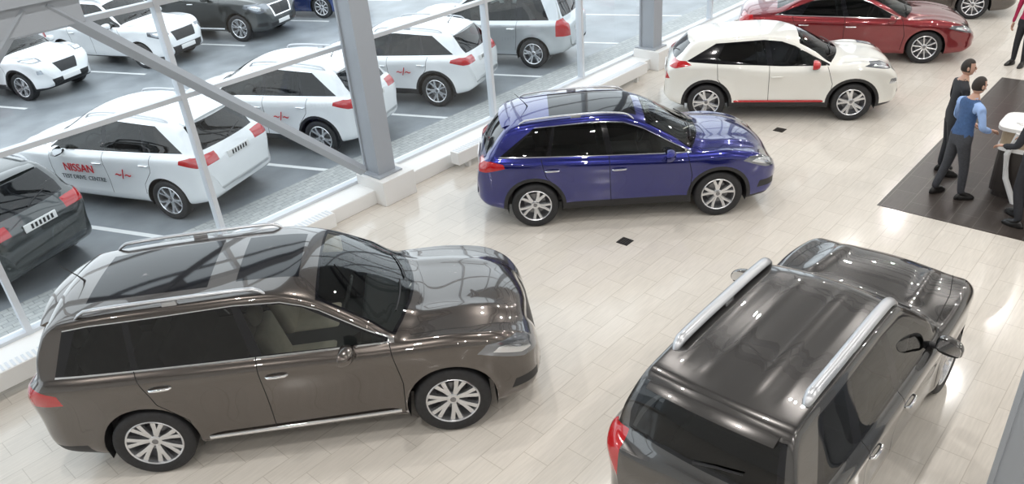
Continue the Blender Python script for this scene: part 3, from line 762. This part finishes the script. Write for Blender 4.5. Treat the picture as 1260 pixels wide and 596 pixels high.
# ------------------------------------------------------------------ people
SKIN=pmat('skin',(.50,.30,.22),.5)
SKIN.node_tree.nodes['Principled BSDF'].inputs['Subsurface Weight'].default_value=.1
def person(name,loc,hdg,cols,arms,legs=None,lean=0,H=1.0,headturn=0,hairlong=False):
    L=legs or {}
    kl=L.get('kl',(.03,.10,.50)); al=L.get('al',(.0,.11,.09)); kr=L.get('kr',(.03,-.10,.50)); ar=L.get('ar',(.0,-.11,.09))
    fl=(al[0]+.16,al[1]+.03,.04); frr=(ar[0]+.16,ar[1]-.03,.04)
    ln=lambda p:(p[0]+math.tan(lean)*(p[2]-.95),p[1],p[2])
    J={'pel':((0,0,.95),.13,None),'spi':(ln((0,0,1.10)),.125,'pel'),'che':(ln((0,0,1.30)),.145,'spi'),'upc':(ln((0,0,1.40)),.12,'che'),
       'nec':(ln((.005,0,1.49)),.058,'upc'),'hed':(ln((.02,0,1.58)),.052,'nec'),
       'hl':((0,.085,.88),.10,'pel'),'kl':(kl,.068,'hl'),'al':(al,.052,'kl'),'fl':(fl,.04,'al'),
       'hr':((0,-.085,.88),.10,'pel'),'kr':(kr,.068,'hr'),'ar':(ar,.052,'kr'),'fr':(frr,.04,'ar')}
    for s,sg in (('l',1),('r',-1)):
        el,wr=arms[s]
        J['s'+s]=(ln((0,.195*sg,1.41)),.068,'upc'); J['e'+s]=(el,.05,'s'+s); J['w'+s]=(wr,.034,'e'+s)
    names=list(J); me=D.meshes.new('t'); me.from_pydata([J[n][0] for n in names],[(names.index(J[n][2]),names.index(n)) for n in names if J[n][2]],[])
    o=D.objects.new('t',me); COL.objects.link(o)
    sk=o.modifiers.new('s','SKIN'); sk.use_smooth_shade=True
    for i,n in enumerate(names):
        v=me.skin_vertices[0].data[i]; r=J[n][1]; v.radius=(r,r); v.use_root=(n=='pel')
    ss=o.modifiers.new('ss','SUBSURF'); ss.levels=2
    dg=bpy.context.evaluated_depsgraph_get(); ev=o.evaluated_get(dg); m2=D.meshes.new_from_object(ev)
    D.objects.remove(o)
    bm=bmesh.new(); bm.from_mesh(m2)
    bones=[(np.array(J[J[n][2]][0]),np.array(J[n][0]),J[n][2],n) for n in names if J[n][2]]
    def nb(c):
        best=None;bd=9
        for a,b_,pn,n in bones:
            t=min(max(np.dot(c-a,b_-a)/np.dot(b_-a,b_-a),0),1); d=np.linalg.norm(c-a-t*(b_-a))
            d/=J[n][1]**.5
            if d<bd: bd=d;best=(pn,n,t)
        return best
    for v in bm.verts:
        if .85<v.co.z<1.45 and abs(v.co.y)<.24:
            cx=math.tan(lean)*(v.co.z-.95); v.co.x=cx+(v.co.x-cx)*.86; v.co.y*=1.12
    # mats 0 skin 1 hair 2 top 3 trousers 4 shoes 5 vest 6 eye 7 lips
    for f in bm.faces:
        c=np.array(f.calc_center_median()); pn,n,t=nb(c)
        if n in('hed',) : mi=0
        elif n=='nec': mi=2 if t<.75 else 0
        elif n in('spi','che','upc','sl','sr'): mi=5 if ((n in('spi','che','upc') or t<.75) and cols.get('vest')) else 2
        elif n in('el','er'): mi=2
        elif n in('wl','wr'): mi=0 if (t>.93 or cols.get('short')) else 2
        elif n in('fl','fr'): mi=4
        elif n in('al','ar') and t>.95: mi=4
        else: mi=3
        if pn=='pel' and n=='spi' and c[2]<.98: mi=3
        f.material_index=mi
    for a,b_ in ((al,fl),(ar,frr)):
        d=Vector((b_[0]-a[0],b_[1]-a[1],0)).normalized(); n=Vector((-d.y,d.x,0)); a=Vector((a[0],a[1],0))
        b2=bmesh.new(); bmesh.ops.create_uvsphere(b2,u_segments=16,v_segments=10,radius=1)
        for v in b2.verts:
            c=v.co; v.co=Vector((c.x*.145+.065,c.y*.05*(1+.15*c.x),max(.0,c.z*.085*(1-.35*c.x)+.02)))
        Mm=Matrix(((d.x,n.x,0,a.x),(d.y,n.y,0,a.y),(0,0,1,0),(0,0,0,1))); merge(bm,b2,Mm,4)
    hc=Vector(ln((.03,0,1.665)))
    b2=bmesh.new(); bmesh.ops.create_uvsphere(b2,u_segments=28,v_segments=20,radius=1)
    for v in b2.verts:
        c=v.co.copy(); x,y,z=c
        w=1-.22*max(0,-z)**1.2
        nx=x*.098*(1 if x<0 else .95); ny=y*.076*w; nz=z*.120
        if x>.55:
            nx-=.010*(x-.55)/.45
            nx+=.026*math.exp(-(y/.14)**2-((z+.12)/.20)**2)
            nx-=.008*(math.exp(-((abs(y)-.35)/.15)**2-((z-.06)/.12)**2))
            nx+=.006*math.exp(-(y/.3)**2-((z+.48)/.08)**2); nx+=.012*math.exp(-(y/.3)**2-((z+.85)/.15)**2)
        v.co=Vector((nx,ny,nz))
        hair=(z>.55) or (x<.25 and z>-.45-.1*x) 
        if hair: v.co*=1.07
    for f in b2.faces:
        c=f.calc_center_median(); z=c.z/.12; x=c.x/.098
        f.material_index=1 if ((z>.60) or (x<.22 and z>-.5)) else 0
    R=Matrix.Translation(hc)@Matrix.Rotation(headturn,4,'Z'); merge(bm,b2,R)
    for sg in (1,-1):
        for (p,s,mi) in (((.083,.028*sg,.008),(.008,.014,.008),6),((-.005,.080*sg,-.005),(.018,.010,.03),0),((.094,.0,-.055),(.006,.024,.006),7)):
            b2=bmesh.new(); bmesh.ops.create_uvsphere(b2,u_segments=10,v_segments=8,radius=1)
            for v in b2.verts: v.co=Vector((v.co.x*s[0]+p[0],v.co.y*s[1]+p[1],v.co.z*s[2]+p[2]))
            merge(bm,b2,R,mi)
    if hairlong:
        b2=bmesh.new(); bmesh.ops.create_uvsphere(b2,u_segments=16,v_segments=12,radius=1)
        for v in b2.verts: v.co=Vector((v.co.x*.06-.055,v.co.y*.085,v.co.z*.16-.09))
        merge(bm,b2,R,1)
    tube(bm,[(Vector(ln((.0,0,1.50)))+Vector((.055*math.cos(t),.062*math.sin(t),.01*math.cos(t)))) for t in np.linspace(0,2*math.pi,17)],.013,6,2)
    for s,sg in (('l',1),('r',-1)):
        e_=Vector(arms[s][0]); w_=Vector(arms[s][1]); d=(w_-e_).normalized()
        side=Vector((1,0,0)) if abs(d.z)>.7 else Vector((0,0,1)).cross(d)*-sg
        side=(side-d*side.dot(d)).normalized(); pn=d.cross(side).normalized()
        inw=pn if pn.y*sg<0 or abs(d.z)<=.7 else -pn
        if abs(d.z)<=.7: inw=Vector((0,0,-1)); inw=(inw-d*inw.dot(d)).normalized()
        Mh=Matrix(((d.x,side.x,inw.x,w_.x),(d.y,side.y,inw.y,w_.y),(d.z,side.z,inw.z,w_.z),(0,0,0,1)))
        rbox(bm,-.01,.095,-.038,.040,-.014,.014,.011,0,Mh)
        for k,(yy,ll) in enumerate(((.030,.072),(.010,.080),(-.010,.074),(-.029,.058))):
            P=[Mh@Vector(q) for q in ((.085,yy,0),(.09+ll*.45,yy*1.05,.008),(.09+ll*.78,yy*1.05,.024),(.09+ll*.95,yy*1.05,.042))]
            tube(bm,P,[.0095,.009,.008,.006],8,0)
        P=[Mh@Vector(q) for q in ((.02,.032,.002),(.05,.058,.012),(.08,.066,.022),(.10,.062,.03))]; tube(bm,P,[.013,.011,.0095,.007],8,0)
    bmesh.ops.recalc_face_normals(bm,faces=bm.faces)
    mats=[SKIN,cols['hair'],cols['top'],cols['legs'],cols['shoes'],cols.get('vest') or cols['top'],pmat('eye_dark',(.02,.015,.01),.2),pmat('lips',(.42,.16,.13),.5)]
    o=obj_from_bm(name,bm,mats); o.location=loc; o.rotation_euler=(0,0,math.radians(hdg)); o.scale=(H,H,H)
    return o
HAIRD=pmat('hair_dark',(.02,.014,.01),.6,noise=.3,nscale=60)
SUIT=pmat('suit_charcoal',(.018,.019,.024),.8,noise=.15,nscale=40)
TRO=pmat('trousers_dark',(.045,.047,.055),.8,noise=.15,nscale=40)
VEST=pmat('vest_blue',(.04,.09,.21),.75,noise=.15,nscale=30)
SHIRT=pmat('shirt_light_blue',(.30,.44,.74),.7,noise=.06,nscale=20)
MAG=pmat('jumper_magenta',(.40,.02,.08),.8,noise=.15,nscale=30)
SHOE=pmat('shoe_leather',(.012,.011,.011),.3)
person('salesman',(11.55,2.34,.004),-42,dict(hair=HAIRD,top=SHIRT,legs=TRO,shoes=SHOE,vest=VEST),
  dict(l=((.06,.28,1.14),(.26,.20,1.04)),r=((.08,-.28,1.14),(.30,-.18,1.06))),dict(al=(-.12,.16,.09),kl=(-.02,.13,.5),ar=(.10,-.12,.09),kr=(.08,-.10,.5)),lean=.10)
person('man_in_suit',(12.32,2.66,.004),-60,dict(hair=HAIRD,top=SUIT,legs=SUIT,shoes=SHOE),
  dict(l=((.02,.28,1.14),(.18,.22,.93)),r=((.05,-.28,1.13),(.26,-.18,1.02))),lean=.05,headturn=-.3)
person('man_in_suit',(11.24,1.38,.004),65,dict(hair=HAIRD,top=SUIT,legs=SUIT,shoes=SHOE),
  dict(l=((.08,.28,1.14),(.30,.22,1.07)),r=((.05,-.28,1.13),(.30,-.24,1.08))),dict(al=(-.1,.12,.09),ar=(.1,-.12,.09)),lean=.08)
person('woman_in_jumper',(18.3,3.0,0),160,dict(hair=HAIRD,top=MAG,legs=SUIT,shoes=SHOE),
  dict(l=((.02,.24,1.14),(.16,.20,.93)),r=((.02,-.24,1.13),(.12,-.22,.90))),H=.95,hairlong=True)

# ------------------------------------------------------------------ lights
w=D.worlds.new('World'); scene.world=w; w.use_nodes=True
bg=w.node_tree.nodes['Background']; bg.inputs[0].default_value=(.87,.94,1.,1); bg.inputs[1].default_value=2.2
for X in (-3,1,5,9,13,17,21,25,29):
    for Y in (-5.5,-1.5,2.5,6.5):
        l=D.lights.new('ceiling_spot','AREA'); l.shape='DISK'; l.size=.17; l.energy=72; l.color=(1,.97,.93)
        o=D.objects.new('ceiling_spot',l); o.location=(X,Y,7.3); COL.objects.link(o)

# ------------------------------------------------------------------ camera
cd=D.cameras.new('Camera'); cam=D.objects.new('Camera',cd); COL.objects.link(cam); scene.camera=cam
th,ro,ph=math.radians(30.09),math.radians(-4.99),math.radians(45.58)
fw=Vector((0,math.cos(th),-math.sin(th))); r0=Vector((1,0,0)); u0=Vector((0,math.sin(th),math.cos(th)))
r=math.cos(ro)*r0+math.sin(ro)*u0; u=-math.sin(ro)*r0+math.cos(ro)*u0
Rz=Matrix.Rotation(-ph,3,'Z'); r,u,fw=Rz@r,Rz@u,Rz@fw
m=Matrix(((r.x,u.x,-fw.x,0),(r.y,u.y,-fw.y,0),(r.z,u.z,-fw.z,5.48),(0,0,0,1)))
cam.matrix_world=m; cd.sensor_width=36; cd.lens=950.1/1260*36; cd.shift_y=9/1260; cd.clip_end=500
